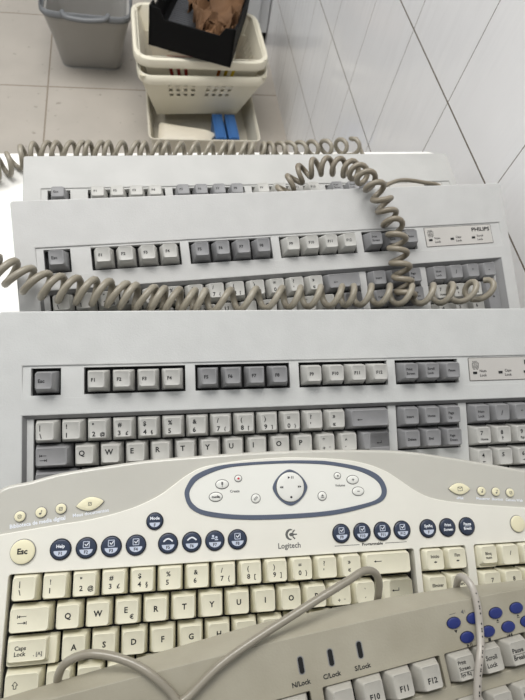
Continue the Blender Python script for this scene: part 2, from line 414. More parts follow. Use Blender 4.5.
    # fold-out feet and rubber feet underneath
    for fx in (30, 405):
        for fy, fh in ((70, feet[0]), (-98, feet[1])):
            if fh > .5:
                f = MB(); f.prism(rrect(fx-12, fy-5, fx+12, fy+5, 2), zb-fh, zb+.2, 'bezel'); f.build('foot', t)
    return t
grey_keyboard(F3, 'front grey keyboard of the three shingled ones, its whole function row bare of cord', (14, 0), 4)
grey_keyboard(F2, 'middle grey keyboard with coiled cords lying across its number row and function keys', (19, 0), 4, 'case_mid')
grey_keyboard(F1, 'rearmost grey keyboard with a wide bare back, only its function row showing', (30, 14), 2, 'case_darker')

# ------------------------------------------------------------------ ivory multimedia keyboard
lg = thing('multimedia_keyboard', 'ivory multimedia keyboard with round navy function buttons and a slate blue ring panel', 'keyboard', FL)
ZS = -4
back = [(-24, 48), (-11.7, 64.8), (7.3, 69.5), (26.8, 74.4), (53.8, 78.2), (89, 82.2), (125.7, 84.3), (171.7, 86.2), (228.3, 86.6), (287.9, 84.5), (331.9, 78.3), (400.4, 65.8), (432, 56), (446, 40)]
swoop = [(-26, 34), (-9.1, 35), (22.5, 39), (48.7, 42), (68.9, 46.2), (82.6, 50.4), (96.6, 56.8), (107.3, 64.2), (116.8, 70.6), (129.4, 76.1), (156, 79.7), (183.4, 81.2), (203.3, 81), (236, 78.8), (256.8, 75), (273.3, 68.9), (285.4, 61.3), (297.4, 53), (309.8, 47), (327.1, 43.1), (353.7, 39.6), (394.8, 35.6), (447, 31)]
bk = [tuple(p)[:2] for p in catmull([(x, y, 0) for x, y in back], 4)]
sw = [tuple(p)[:2] for p in catmull([(x, y, 0) for x, y in swoop], 5)]
body_front = [(447, -60), (440, -150), (400, -178), (217, -188), (30, -178), (-16, -150), (-26, -60)]
wells = [(-1.5, -87, 291.4, 9.3), (296.2, -28.8, 336, 9.3), (343.2, -87, 421.5, 9.3)]
hl = [rrect(a, b, c, d, 1.8) for a, b, c, d in wells]
mb = MB()
mb.plate([bk+body_front]+[rrect(a-.8, b-.8, c+.8, d+.8, 1.8) for a, b, c, d in wells], -23, -5.2, 'taupe', 2.2)
mb.build('back_shell', lg)
mb = MB()
mb.plate([sw+[(x-.5 if x > 0 else x+.5, y) for x, y in body_front]]+hl, -15.2, ZS, 'cream_case', .45)
for a, b, c, d in wells: mb.box(a-1, b-1, -15.5, c+1, d+1, -13.2, 'black')
zt = ZS+.04
# maker's mark
lx, ly = 193.4, 24.6
for k in range(14):
    a0, a1 = PI*(.42+1.1*k/14), PI*(.42+1.1*(k+1)/14); r0 = 3.1; r1 = 4.4
    w0 = 1.9*math.sin(PI*k/14)**.6; w1 = 1.9*math.sin(PI*(k+1)/14)**.6
    mb.tri([(lx+r0*math.cos(a0)+.6-.0, ly+r0*math.sin(a0)), (lx+(r0+w0)*math.cos(a0)+.6, ly+(r0+w0)*math.sin(a0)), (lx+(r0+w1)*math.cos(a1)+.6, ly+(r0+w1)*math.sin(a1)), (lx+r0*math.cos(a1)+.6, ly+r0*math.sin(a1))], zt, 'ink_grey')
mb.tri(ellipse(lx+.4, ly, 1.9, 1.3, 16), zt, 'ink_grey')
for a in (50, 0, -50):
    a = math.radians(a); mb.line(lx+1.8*math.cos(a), ly+1.8*math.sin(a), lx+4.6*math.cos(a), ly+4.2*math.sin(a), zt, 1.0, 'ink_grey')
mb.text('Logitech', 191.8, 15.2, zt, 5.4, 'ink_grey', .5, 'C', sx=.95)
# "programmable" rule under the third button group
mb.line(227, 14.6, 247, 14.6, zt, .45, 'ink_grey'); mb.line(268, 14.6, 286, 14.6, zt, .45, 'ink_grey')
mb.text('Programmable', 257.5, 13.7, zt, 2.9, 'ink', 2, 'C')
mb.build('front_panel', lg)
# white words on the back shell
mb = MB(); z_ = -5.1
mb.text('Biblioteca de media digital', -3.5, 38.4, z_, 3.7, 'white_ink', 1.3, 'L', .12, .93)
mb.text('Meus documentos', 37, 43.9, z_, 3.3, 'white_ink', .8, 'L', .12)
mb.build('printed_words', lg, smooth=0)
mb = MB()
for x, y, s, r in ((337, 44.5, 'eMail', -.06), (358, 43.2, 'Messenger', -.07), (371, 42.2, 'Shortcut', -.07), (386.5, 40.8, 'Camera Web', -.08)):
    mb.text(s, x, y, z_, 2.9, 'white_ink', 1.4, 'C', r)
mb.build('printed_words', lg, smooth=0)
# ring panel
outer = [(114.3, 56.1), (116.1, 63.1), (121.9, 70.1), (136.9, 75.8), (155.9, 78), (187.2, 79), (210, 78.6), (227.6, 77.3), (252.3, 72.4), (267, 65.7), (272.9, 56.3), (271.2, 48.4), (262.3, 43.5), (233, 37.8), (201, 36.1), (162.5, 36.6), (132.8, 40.2), (118.9, 46.4)]
inner = [(118.2, 56), (120, 61.6), (126, 67.3), (142.1, 73.3), (160, 75.4), (187.1, 76.2), (208, 75.6), (227.4, 73.9), (249.5, 69.3), (264.1, 62), (268.4, 54.1), (265, 48.4), (254.1, 45), (228, 41.2), (197, 40), (158, 40.8), (131, 44.6), (121.4, 49.5)]
oc = [tuple(p)[:2] for p in catmull([(x, y, 0) for x, y in outer], 5, True)]
ic = [tuple(p)[:2] for p in catmull([((x-194)*1.006+194, (y-58)*1.035+58, 0) for x, y in inner], 5, True)]
mb = MB(); mb.plate([ic], -4.6, -3.8, 'panel', .2)
mb.text('Create', 151.5, 56.6, -3.75, 2.6, 'ink_grey', 1.4, 'C'); mb.text('Volume', 234.5, 58.0, -3.75, 2.6, 'ink_grey', 1.4, 'C')
pan = mb.build('media_panel', lg)
mb = MB(); mb.plate([oc, ic], -4.6, -3.35, 'slate', .3); mb.build('ring', pan)
def superd(cx, cy, a, b, n=40, p=1.55):
    out = []
    for k in range(n):
        t = 2*PI*k/n; c_, s_ = math.cos(t), math.sin(t)
        out.append((cx+a*math.copysign(abs(c_)**(2/p), c_), cy+b*math.copysign(abs(s_)**(2/p), s_)))
    return out
mb = MB(); mb.plate([superd(194.2, 58.8, 13.7, 13.4)], -4.4, -3.0, 'slate', .3)
mb.tri(ellipse(194.2, 59.1, 11.3, 11.3, 32), -2.98, 'ink_grey')
nv = mb.build('navigation_pad', pan)
mb = MB(); mb.button(ellipse(194.2, 59.1, 10.7, 10.9, 32), -4, -2.2, 'pale_button')
zt2 = -1.95
for dx in (-7.2, 7.2):
    s = math.copysign(1, dx)
    mb.tri([(194.2+dx+s*1.2, 59.1), (194.2+dx-s*.1, 60.1), (194.2+dx-s*.1, 58.1)], zt2, 'ink'); mb.tri([(194.2+dx-s*.2, 59.1), (194.2+dx-s*1.4, 60.1), (194.2+dx-s*1.4, 58.1)], zt2, 'ink')
mb.tri(ellipse(194.4, 51.6, .9, .8, 10), zt2, 'ink')
mb.tri([(192.4, 67.1), (192.4, 65.1), (194.2, 66.1)], zt2, 'ink'); mb.line(195.3, 65.2, 195.3, 67, zt2, .5, 'ink'); mb.line(196.5, 65.2, 196.5, 67, zt2, .5, 'ink')
mb.build('button', nv)
def media_button(x, y, a, b, draw=None, m='pale_button', name='button', parent=pan, rim='ink_grey', z=-4, top=-3.0, rot=0):
    mb = MB(); mb.prism(ellipse(x, y, a+.5, b+.5, 28, rot), z-.6, z+.35, rim)
    mb.button(ellipse(x, y, a, b, 28, rot), z, top, m)
    if draw: draw(mb, x, y, top+.3)
    return mb.build(name, parent)
def mic(mb, x, y, z): mb.prism(rrect(x-.7, y-.6, x+.7, y+1.8, .6), z-.1, z, 'ink_grey'); mb.line(x, y-2, x, y-.6, z, .4, 'ink_grey')
media_button(142.0, 62.8, 4.6, 3.1, mic)
media_button(154.3, 66.6, 2.5, 2.2, lambda mb, x, y, z: mb.tri(ellipse(x, y, .9, .8, 12), z, 'red_ink'))
media_button(137.2, 53.9, 4.7, 3.1, lambda mb, x, y, z: mb.text('media', x, y-.7, z, 2.5, 'ink', 1.5, 'C'))
media_button(167.3, 51.6, 3.2, 3.1, lambda mb, x, y, z: [mb.line(x-1.3, y-1, x+1, y+1.1, z, 1.4, 'ink_grey'), mb.line(x-.9, y-.8, x+.7, y+.8, z+.02, .5, 'pale_button')])
media_button(219.4, 51.4, 3.2, 3.1, lambda mb, x, y, z: [mb.tri([(x-1.2, y-.2), (x+1.2, y-.2), (x, y+1.4)], z, 'ink_grey'), mb.line(x-1.2, y-1, x+1.2, y-1, z, .5, 'ink_grey')])
media_button(232.8, 66.2, 2.5, 2.2, lambda mb, x, y, z: mb.tri(ellipse(x, y, .9, .8, 4), z, 'ink_grey'))
media_button(245.2, 62.8, 4.6, 3.1, lambda mb, x, y, z: [mb.line(x-1, y, x+1, y, z, .45, 'ink'), mb.line(x, y-1, x, y+1, z, .45, 'ink')])
media_button(249.0, 53.9, 4.6, 3.1, lambda mb, x, y, z: mb.line(x-1, y, x+1, y, z, .5, 'ink'))
def note(mb, x, y, z): mb.tri(ellipse(x-.3, y-.8, .8, .6, 10), z, 'ink_grey'); mb.line(x+.4, y-.8, x+.4, y+1.4, z, .35, 'ink_grey'); mb.line(x+.4, y+1.4, x+1.1, y+.8, z, .35, 'ink_grey')
def sq(mb, x, y, z):
    for a, b, c, d in ((-1, -1, 1, -1), (1, -1, 1, 1), (1, 1, -1, 1), (-1, 1, -1, -1)): mb.line(x+a, y+b, x+c, y+d, z, .35, 'ink_grey')
    mb.line(x-.6, y-.4, x+.6, y+.4, z, .3, 'ink_grey')
def env(mb, x, y, z):
    for a, b, c, d in ((-2, -1.5, 2, -1.5), (2, -1.5, 2, 1.5), (2, 1.5, -2, 1.5), (-2, 1.5, -2, -1.5), (-2, 1.5, 0, 0), (0, 0, 2, 1.5)): mb.line(x+a, y+b, x+c, y+d, z, .35, 'ink_grey')
def lens(x, y, a, b, n=14):
    out = []
    for k in range(n): t = k/n; out.append((x+a*(2*t-1), y-b*math.sin(PI*t)**.8))
    for k in range(n): t = k/n; out.append((x+a*(1-2*t), y+b*math.sin(PI*t)**.8))
    return out
KW = dict(m='button_cream', parent=lg, rim='bezel', z=-5.2, top=-3.6)
for x, y, d in ((2.5, 46.1, sq), (15.9, 48.2, note), (28.9, 50.1, sq), (356.9, 50.2, note), (370.1, 49.1, note), (383.2, 47.9, sq)):
    media_button(x, y, 3.5, 3.4, d, **KW)
for x, y, d, r in ((48.2, 52.6, sq, .16), (337.1, 52.6, env, -.04)):
    mb = MB(); L0 = lens(0, 0, 9.4, 4.6); ro = lambda pts, k: [(x+k*(p*math.cos(r)-q*math.sin(r)), y+k*(p*math.sin(r)+q*math.cos(r))) for p, q in pts]
    mb.prism(ro(L0, 1.05), -5.8, -4.85, 'bezel'); mb.button(ro(L0, 1), -5, -3.6, 'button_cream'); d(mb, x, y, -3.3)
    mb.build('button', lg)
# escape, the lone round button at the right, and the navy function buttons
def esc(mb, x, y, z): mb.text('Esc', x, y-1.3, z, 5, 'ink', 2, 'C')
media_button(6.4, 23.3, 7.8, 7.8, esc, 'button_cream', 'escape_button', lg, 'bezel', -4, -2.2)
media_button(385.1, 23.2, 6.2, 6.4, None, 'button_cream', 'button', lg, 'bezel', -4, -2.2)
def nb(x, y, r, up, low, icon=None):
    mb = MB(); mb.prism(ellipse(x, y, r+.5, r+.5, 30), -4.6, -3.3, 'navy_rim'); mb.button(ellipse(x, y, r-.2, r-.2, 30), -4, -2.6, 'navy'); z = -2.3
    if low:
        half = [(x+(r*.66)*math.cos(t), y-.9+(r*.55)*math.sin(t)) for t in [PI+PI*k/14 for k in range(15)]]
        mb.tri(half, z, 'pale_blue'); mb.text(low, x, y-3.6, z+.03, 2.9, 'navy_rim', 1.2, 'C')
    for k, s in enumerate(up): mb.text(s, x, y+(1.1 if low else 1.0)-(0 if low else 3.4*k), z, 2.9, 'white_ink', 2, 'C')
    if icon == 'doc':
        for a, b, c, d in ((-2, .3, 2, .3), (2, .3, 2, 4.2), (2, 4.2, -2, 4.2), (-2, 4.2, -2, .3)): mb.line(x+a, y+b, x+c, y+d, z, .5, 'pale_blue')
        mb.line(x-1, y+2.6, x, y+1.4, z, .6, 'white_ink'); mb.line(x, y+1.4, x+1.5, y+3.4, z, .6, 'white_ink')
    if icon == 'phone':
        pp = [(x-3.2+.64*k, y+1.2+1.9*math.sin(PI*k/10)) for k in range(11)]
        for k in range(10): mb.line(*pp[k], *pp[k+1], z, 1.0, 'white_ink')
    if icon == 'people':
        for dx, dy in ((-1.4, 3.2), (1, 2.2)): mb.tri(ellipse(x+dx, y+dy, .9, .9, 10), z, 'pale_blue'); mb.line(x+dx-1.2, y+dy-1.5, x+dx+1.2, y+dy-1.5, z, .8, 'pale_blue')
    if icon == 'line': mb.line(x-2.6, y+.3, x+2.6, y+.3, z, .4, 'pale_blue')
    return mb.build('function_button', lg)
for x, up, low, ic_ in ((30.5, ['Help'], 'F1', None), (47.3, [], 'F2', 'doc'), (63.9, [], 'F3', 'doc'), (80.6, [], 'F4', 'doc'), (102.8, [], 'F5', 'phone'), (119.6, [], 'F6', 'phone'), (136.2, [], 'F7', 'people'), (152.7, [], 'F8', 'doc'),
                        (232.7, [], 'F9', 'doc'), (249.5, [], 'F10', 'doc'), (266.2, [], 'F11', 'doc'), (282.8, [], 'F12', 'doc'), (304.8, ['SysRq'], 'F', None), (321.8, ['Print', 'Screen'], '', None), (339, ['Pause', 'Break'], '', 'line')):
    nb(x, 23.5, 6.6, up, low, ic_)
nb(93.3, 38.9, 5.6, ['Mode'], 'F', None)
# keys
CK = 'cream_key'; kw = dict(h=12, ins=(1.8, 2.4, 1.2), r=1.9, rim=.5, dish=.15, gap=.6)
for k, (a, b, c) in enumerate(NUM):
    L = [T(a, -3.0, 2.2, 4.3), T(b, -3.2, -3.2, 4.5)]
    if c: L.append(T(c, 2.0, -3.2, 4.0))
    key(lg, (k+.5)*U, 0, 0, U, U, CK, L, **kw)
key(lg, 14.05*U, 0, 0, 2.1*U, U, CK, [Arr(-8.5, 2.4, 6)], **kw)
key(lg, .75*U, -U, 0, 1.5*U, U, CK, [TabSym(-4.5, .8, 1.3)], **kw)
for k, c in enumerate('QWERTYUIOP'):
    L = [T(c, 0, -.6, 5.0, align='C', bold=2)]
    if c == 'E': L = [T('E', -2, .2, 5), T('€', 1.6, -3.8, 4)]
    key(lg, (2+k)*U, -U, 0, U, U, CK, L, **kw)
key(lg, 12*U, -U, 0, U, U, CK, [T('*', -3, 1, 4), T('+', -3, -4.4, 3.8), T('¨', 1.6, -5, 4)], **kw)
key(lg, 13*U, -U, 0, U, U, CK, [T('`', -1, 1, 4), T('´', -1, -5, 4)], **kw)
mb = MB(); cap(mb, 1.5*U, U, CK, **kw); cap(mb, 1.25*U, 2*U, CK, cx=.125*U, cy=-.5*U, **kw); Arr(-2, .4, 5.4, -1, True)(mb)
e = mb.build('key', lg, smooth=40); e.location = (14.35*U*.001, -U*.001, 0)
def stepped(x, y, w, tw, legend, tx):
    mb = MB(); cap(mb, w, U, CK, z=-4, h=6, ins=(.9, .9, .9), r=1.6, rim=.4, dish=.05)
    cap(mb, tw, U-3, CK, cx=tx, cy=1.2, z=0, h=5, ins=(1.2, 1.6, .6), r=1.8, rim=.5, dish=.15)
    for g in legend: g(mb)
    o = mb.build('key', lg, smooth=40); o.location = (x*.001, y*.001, 0)
stepped(.875*U, -2*U, 1.75*U, 1.4*U, [T('Caps', -10, 2.2, 3.5), T('Lock', -10, -1.2, 3.5), sq if False else (lambda mb: (mb.line(1.5, -1.6, 2.1, -1.6, -.08, .5, 'ink_grey'), mb.text('[A]', 3.2, -1.6, -.08, 3, 'ink_grey', 1)))], -2.4)
for k, c in enumerate('ASDFGHJKLÇº'): key(lg, (2.25+k)*U, -2*U, 0, U, U, CK, [T(c, 0, -.6, 5.0, align='C', bold=1.5)], **kw)
key(lg, 13.25*U, -2*U, 0, U, U, CK, [T('~', 0, -1, 4.4, align='C')], **kw)
key(lg, .66*U, -3*U, 0, 1.3*U, U, CK, [ShiftSym(-4, 1.5)], **kw)
for k, c in enumerate('<ZXCVBNM,.-'): key(lg, (1.8+k)*U, -3*U, 0, U, U, CK, [T(c, 0, -.6, 5.0, align='C')], **kw)
for k, s in enumerate((('Inicio', '↖'), ('Fim', '↘'))):
    key(lg, (16.09+k)*U, 0, 0, U, U, CK, [T(s[0], 0, 2, 3.3, align='C'), Arr(0, -1, 2.4, -1, False, .8)], **kw)
for k, s in enumerate(('Eliminar', 'Insert')): key(lg, (16.09+k)*U, -U, 0, U, U, CK, [T(s, 0, .4, 3.2, align='C', sx=.9)], **kw)
stepped(353.5, 0, U, U-2, [T('Bloq', -3.4, 1.6, 3), T('num', -3.2, -1.4, 3)], 0)
for k, s in enumerate('/*-'): key(lg, 353.5+(k+1)*U, 0, 0, U, U, CK, [T(s, 0, .4, 4.4, align='C')], **kw)
for k, s in enumerate('789'): key(lg, 353.5+k*U, -U, 0, U, U, CK, [T(s, 0, .6, 4.4, align='C')], **kw)
key(lg, 353.5+3*U, -1.5*U, 0, U, 2*U, CK, [T('+', 0, .6, 4.4, align='C')], **kw)
for k, s in enumerate('456'): key(lg, 353.5+k*U, -2*U, 0, U, U, CK, [T(s, 0, .6, 4.4, align='C')], **kw)
for fx in (10, 410):
    f = MB(); f.prism(rrect(fx-12, -172, fx+12, -160, 2), -26, -22.8, 'bezel'); f.build('foot', lg)

# ------------------------------------------------------------------ beige keyboard at the front
bg = thing('beige_keyboard', 'yellowed beige keyboard at the bottom with blue oval media buttons and three lock lamps', 'keyboard', F5)
yb = [(-28, 35), (-10, 38), (23.5, 40.6), (74, 43.2), (128, 45.3), (180.7, 47.1), (240.6, 45.3), (298.2, 41.7), (370.3, 34.2), (425, 28), (457, 24), (463, 18)]
ye = [(-24, 36), (-9, 38.5), (29.4, 39.6), (77.3, 39.9), (128.6, 40.1), (178.7, 40.2), (235.5, 39.3), (290.2, 38), (358.6, 34.5), (420, 29.5), (453, 26), (459, 20)]
YB = [tuple(p)[:2] for p in catmull([(x, y, 0) for x, y in yb], 4)]; YE = [tuple(p)[:2] for p in catmull([(x, y, 0) for x, y in ye], 4)]
ZK = -6
fr = [(458, -40), (450, -135), (217, -150), (-18, -135), (-26, -40)]; fe = [(455, -40), (447, -132), (217, -147), (-15, -132), (-23, -40)]
holes5 = [(-2, -9.6, 19.8, 9.2), (gx(2)-.9, -9.6, gx(6)+.8, 9.2), (6.5*U-.9, -9.6, 10.5*U+.8, 9.2), (11*U-.9, -9.6, 15*U+.8, 9.2), (290, -9.6, 349, 9.2),
          (-2, -112, 15*U+.8, -17), (290, -55, 349, -17), (290, -112, 349, -72), (353.5, -112, 432, -17)]
n_ = len(YE)
mb = MB()
mb.plate([YE+fe]+[rrect(a, b, c, d, 1) for a, b, c, d in holes5], -16, ZK, 'beige_case', .5)
ring0 = [(x, y, ZK-.2) for x, y in YE+fe]; ringm = [(x, y, ZK-.5) for x, y in YE+fe]
rb = YB+fr
mb.loft([[(x, y, ZK-.25) for x, y in YE+fe], [(x*.8+a*.2, y*.8+b*.2, ZK-2.2) for (x, y), (a, b) in zip(YE+fe, rb)], [(x, y, -24) for x, y in rb]], 'beige_case', cap0=False)
mb.prism(rrect(-15, -135, 445, 18, 8), -34, -23.5, 'beige_case')
for a, b, c, d in holes5: mb.box(a-1, b-1, -19, c+1, d+1, -15, 'black')
zt = ZK+.05
for x, s in ((196.4, 'N/Lock'), (215.9, 'C/Lock'), (235.9, 'S/Lock')): mb.text(s, x, 13.2, zt, 3.8, 'ink', 1.6, 'C')
# pictograms under the blue ovals
for x, y in ((301.4, 20.3), (331.7, 19.6), (346.8, 19.3), (308.2, 10.4), (322.9, 10.4), (338, 9.9)):
    if x in (301.4,): mb.tri([(x-1.2, y+.6), (x, y-1.2), (x+1.2, y+.6)], zt, 'ink')
    elif x == 322.9: mb.prism(rrect(x-1, y-1, x+1, y+1, .1), ZK-.2, zt, 'ink')
    elif x == 338: [mb.tri([(x-1.8+d, y), (x-.2+d, y+1), (x-.2+d, y-1)][::-1], zt, 'ink') for d in (0, 1.7)]; mb.line(x-2.2, y-1, x-2.2, y+1, zt, .4, 'ink')
    elif x == 308.2: mb.tri([(x-1.6, y+1), (x-1.6, y-1), (x+.2, y)], zt, 'ink'); mb.line(x+.9, y-1, x+.9, y+1, zt, .5, 'ink'); mb.line(x+1.9, y-1, x+1.9, y+1, zt, .5, 'ink')
    else:
        mb.tri([(x-1, y), (x+1, y), (x, y+1.2)], zt, 'ink'); mb.line(x-1, y-.7, x+1, y-.7, zt, .4, 'ink')
mb.line(299.5, 30.4, 304, 30.6, zt, .35, 'ink_grey'); mb.tri([(307.6, 30.2), (309.6, 31.6), (309.6, 28.8)], zt, 'ink_grey'); mb.line(310.6, 29.4, 310.6, 31, zt, .35, 'ink_grey')
mb.build('case', bg)
for x, y in ((301.1, 25.3), (315.2, 25.1), (331.5, 24.7), (346.9, 24.5), (307.8, 15.3), (323.1, 15.4), (337.9, 14.9), (352, 15.2)):
    mb = MB(); mb.prism(ellipse(x, y, 5.0, 3.5, 24), ZK-1, ZK+.12, 'navy_rim'); mb.button(ellipse(x, y, 4.7, 3.2, 24), ZK, ZK+1.3, 'blue', 1.2); mb.build('media_button', bg)
for x in (198, 217, 236):
    mb = MB(); mb.prism(rrect(x-2.1, 18.7, x+2.1, 29.3, 2), ZK-1, ZK+.1, 'bezel'); mb.prism(rrect(x-1.5, 19.3, x+1.5, 28.7, 1.4), ZK-1, ZK+.16, 'black')
    mb.build('lock_lamp', bg)
BK = 'beige_key'; kb = dict(h=12, gap=.5, ins=(2.9, 3.2, 1.2), r=1.6, rim=.5, dish=.18)
key(bg, .5*U, 0, 0, U, U, BK, [T('Esc', 0, -1.5, 4, align='C')], **kb)
for k in range(12):
    u = (2.5 if k < 4 else 3 if k < 8 else 3.5)+k
    key(bg, u*U, 0, 0, U, U, BK, [T('F%d' % (k+1), 0, -2.2, 4.4, align='C', bold=1.6)], **kb)
for k, s in enumerate((('Print', 'Screen', 'Sys Rq'), ('Scroll', 'Lock'), ('Pause', 'Break'))):
    n = len(s); L = [T(w, -5, (3.4-3.4*i if n == 3 else 1.4-4.2*i), 3.0 if n == 3 else 3.8, sx=.92) for i, w in enumerate(s)]
    if n == 3: L.append(lambda mb: mb.line(-5, -1.3, 5, -1.3, -.1, .3, 'ink'))
    if k == 2: L.append(lambda mb: mb.line(-5, .3, 5, .3, -.1, .3, 'ink'))
    key(bg, 300+k*U, 0, 0, U, U, BK, L, **kb)
yy = -25.5
for k, (a, b, c) in enumerate(NUM): key(bg, (k+.5)*U, yy, 0, U, U, BK, [T(a, -3.6, 2.0, 4.2), T(b, -3.6, -4.6, 4.4)], **kb)
key(bg, 14*U, yy, 0, 2*U, U, BK, [Arr(-8, 0, 5)], **kb)
for k, s in enumerate((('Insert',), ('Home',), ('Page', 'Up'))):
    key(bg, 300+k*U, yy, 0, U, U, BK, [T(w, -4.6, 1.4-4*i, 3.6, sx=.92) for i, w in enumerate(s)], **kb)
for k, s in enumerate((('Num', 'Lock'), ('/',), ('*',), ('-',))):
    key(bg, 363.5+k*U, yy, 0, U, U, BK, [T(w, -4, 1.4-4*i, 3.6) for i, w in enumerate(s)], **kb)
key(bg, .75*U, yy-U, 0, 1.5*U, U, BK, [TabSym(-5, 0, 1.3)], **kb)
for k, c in enumerate('QWERTYUIOP'): key(bg, (2+k)*U, yy-U, 0, U, U, BK, [T(c, -3.6, 0, 5)], **kb)
for k, s in enumerate(('Delete', 'End', 'PgDn')): key(bg, 300+k*U, yy-U, 0, U, U, BK, [T(s, -4.6, -1, 3.6, sx=.92)], **kb)
key(bg, 14.25*U, yy-1.5*U, 0, 1.5*U, 2*U, BK, [Arr(0, 0, 5, -1, True)], **kb)
for k, c in enumerate('^*'): key(bg, (12+k)*U, yy-U, 0, U, U, BK, [T(c, -3.6, 0, 5)], **kb)
key(bg, .875*U, yy-2*U, 0, 1.75*U, U, BK, [T('Caps Lock', -11, -1, 3.6)], **kb)
for k, c in enumerate('ASDFGHJKL;'): key(bg, (2.25+k)*U, yy-2*U, 0, U, U, BK, [T(c, -3.6, 0, 5)], **kb)
key(bg, 12.62*U, yy-2*U, 0, 1.7*U, U, BK, [T('~', -3.6, 0, 5)], **kb)
key(bg, .66*U, yy-3*U, 0, 1.3*U, U, BK, [ShiftSym(-4, 0)], **kb)
for k, c in enumerate('<ZXCVBNM,.-'): key(bg, (1.8+k)*U, yy-3*U, 0, U, U, BK, [T(c, -3.6, 0, 5)], **kb)
key(bg, 13.65*U, yy-3*U, 0, 2.7*U, U, BK, [ShiftSym(-16, 0)], **kb)
for i_, row_ in enumerate(('789', '456', '123')):
    for k, c in enumerate(row_): key(bg, 363.5+k*U, yy-(1+i_)*U, 0, U, U, BK, [T(c, -3.6, 0, 5)], **kb)
for k in range(3): key(bg, 300+k*U, yy-3*U, 0, U, U, BK, [Arr(0, 0, 4, (-1, 1, 1)[k])], **kb)
for fx in (25, 405):
    f = MB(); f.prism(rrect(fx-12, 6, fx+12, 16, 2), -48, -33.8, 'bezel'); f.build('foot', bg)
    f = MB(); f.prism(rrect(fx-12, -130, fx+12, -118, 2), -62, -33.8, 'bezel'); f.build('foot', bg)

# ------------------------------------------------------------------ cords and cables
def helix(path, phase_pts=None, turns=None, r=10, ref=(0, 0, 1), per=16, sign=-1, spp=10, rfun=None, lean=0, ring=None):
    """coil round a smooth centre line; phase_pts = list of x values where a loop is at its top"""
    P = catmull(path, spp)
    L = [0]
    for a, b in zip(P, P[1:]): L.append(L[-1]+(b-a).length)
    tot = L[-1]
    def at(s):
        s = max(0, min(tot, s)); lo, hi = 0, len(L)-1
        while hi-lo > 1:
            mid = (lo+hi)//2
            if L[mid] <= s: lo = mid
            else: hi = mid
        k = (s-L[lo])/max(1e-9, L[hi]-L[lo]); return P[lo].lerp(P[hi], k), (P[hi]-P[lo]).normalized()
    if phase_pts:
        ss = []
        for x in phase_pts:
            best = min(range(len(P)), key=lambda i: abs(P[i].x-x)); ss.append(L[best])
        marks = ss
    else: marks = [tot*i/turns for i in range(turns+1)]
    out = []; ref = Vector(ref); prev = None
    for k in range(len(marks)-1):
        for q in range(per):
            s = marks[k]+(marks[k+1]-marks[k])*q/per
            c, t = at(s)
            # smooth tangent
            c2, _ = at(s+6); c0, _ = at(s-6); t = (c2-c0).normalized() if (c2-c0).length > 0 else t
            e2 = (ref-t*ref.dot(t)).normalized(); e1 = e2.cross(t)
            ph = sign*(2*PI*(k+q/per)); rr = r if rfun is None else rfun(s/tot)
            out.append(c+(e1*math.cos(ph)+e2*math.sin(ph))*rr+t*((lean(s/tot) if callable(lean) else lean)*math.cos(ph)+(ring(s/tot) if ring else 0)*math.sin(ph)))
    c, t = at(marks[-1]); e2 = (ref-t*ref.dot(t)).normalized(); e1 = e2.cross(t)
    out.append(c+e1*(r if rfun is None else rfun(1)))
    return out
# coiled cord across the middle keyboard
c3 = [(-62, 38, 11), (-43.1, 32.0, 11.5), (-27.8, 26.9, 12), (-16.3, 20.4, 12.5), (-3.1, 14.2, 13), (8.2, 10.5, 13), (21.4, 7.5, 13.5), (46.6, 3.0, 13.5), (83.1, -5, 13.5), (127.2, -10.8, 13.0), (174.4, -12.4, 12.5), (216.1, -14.4, 12.5), (267.3, -17.1, 12.5), (326.9, -21, 12.5), (369.3, -23.3, 13), (409.2, -22.5, 14.0)]
tops = [-60, -50, -39.5, -28.4, -16.5, -2.8, 8.7, 21.9, 34.5, 47.3, 59.4, 69.2, 81.6, 92.5, 105.2, 116.3, 128.4, 150.3, 175.5, 197.5, 214.3, 234.3, 253.7, 268.4, 285.3, 305.6, 328.3, 348.3, 370.8, 392.7, 408]
pts = helix(c3, tops, ref=(0, 0, 1), lean=lambda q: 3.6-2.2*min(1, max(0, (q-.35)/.25)), rfun=lambda q: 10.4-1.4*min(1, max(0, (q-.28)/.2)), ring=lambda q: max(0, .14-q)*40+max(0, q-.90)*75)
mb = MB(); mb.tube(pts, 3.0, 'cord', 8)
t = thing('coiled_cord', 'long coiled cord strung left to right across the number row of the middle grey keyboard', 'cord', F2, 'taupe coiled keyboard cords')
mb.build('coil', t, smooth=80)
# coiled cord arching from the rear keyboard over the middle one  (in the middle keyboard's frame)
F12 = F2.inverted() @ F1
def to2(p): q = F12 @ Vector((p[0]/1000, p[1]/1000, p[2]/1000)); return (q.x*1000, q.y*1000, q.z*1000)
arch = [to2(p) for p in [(231, 14, 6), (237.0, 24.5, 14.0), (247.5, 32.7, 20.0), (257.5, 37.4, 28.0), (270.4, 38.5, 34.0), (282.1, 34.1, 40.0), (291.8, 27.2, 46.0), (300.6, 17.8, 52.0), (308.0, 8.6, 55.0)]]
down = [(309.0, 80.5, 12.0), (315.1, 69.4, 8.0), (318.4, 56.2, 8.0), (320.2, 43.8, 13.0), (320.2, 30.2, 13.0), (320.0, 15.4, 12.0), (320.9, 3, 12), (321.8, -10, 10.0), (323, -24, 10)]
arch[-1] = tuple((Vector(arch[-1])+Vector((300.3, 89.2, 16.0)))/2)
path = arch+down
pts = helix(path, None, 18, r=8.2, ref=(.25, -.2, 1), per=16, sign=-1)
mb = MB(); mb.tube(pts, 2.8, 'cord_dark', 8)
t = thing('coiled_cord', 'coiled cord arching over the back edge of the middle grey keyboard, down its right half', 'cord', F2, 'taupe coiled keyboard cords')
mb.build('coil', t, smooth=80)
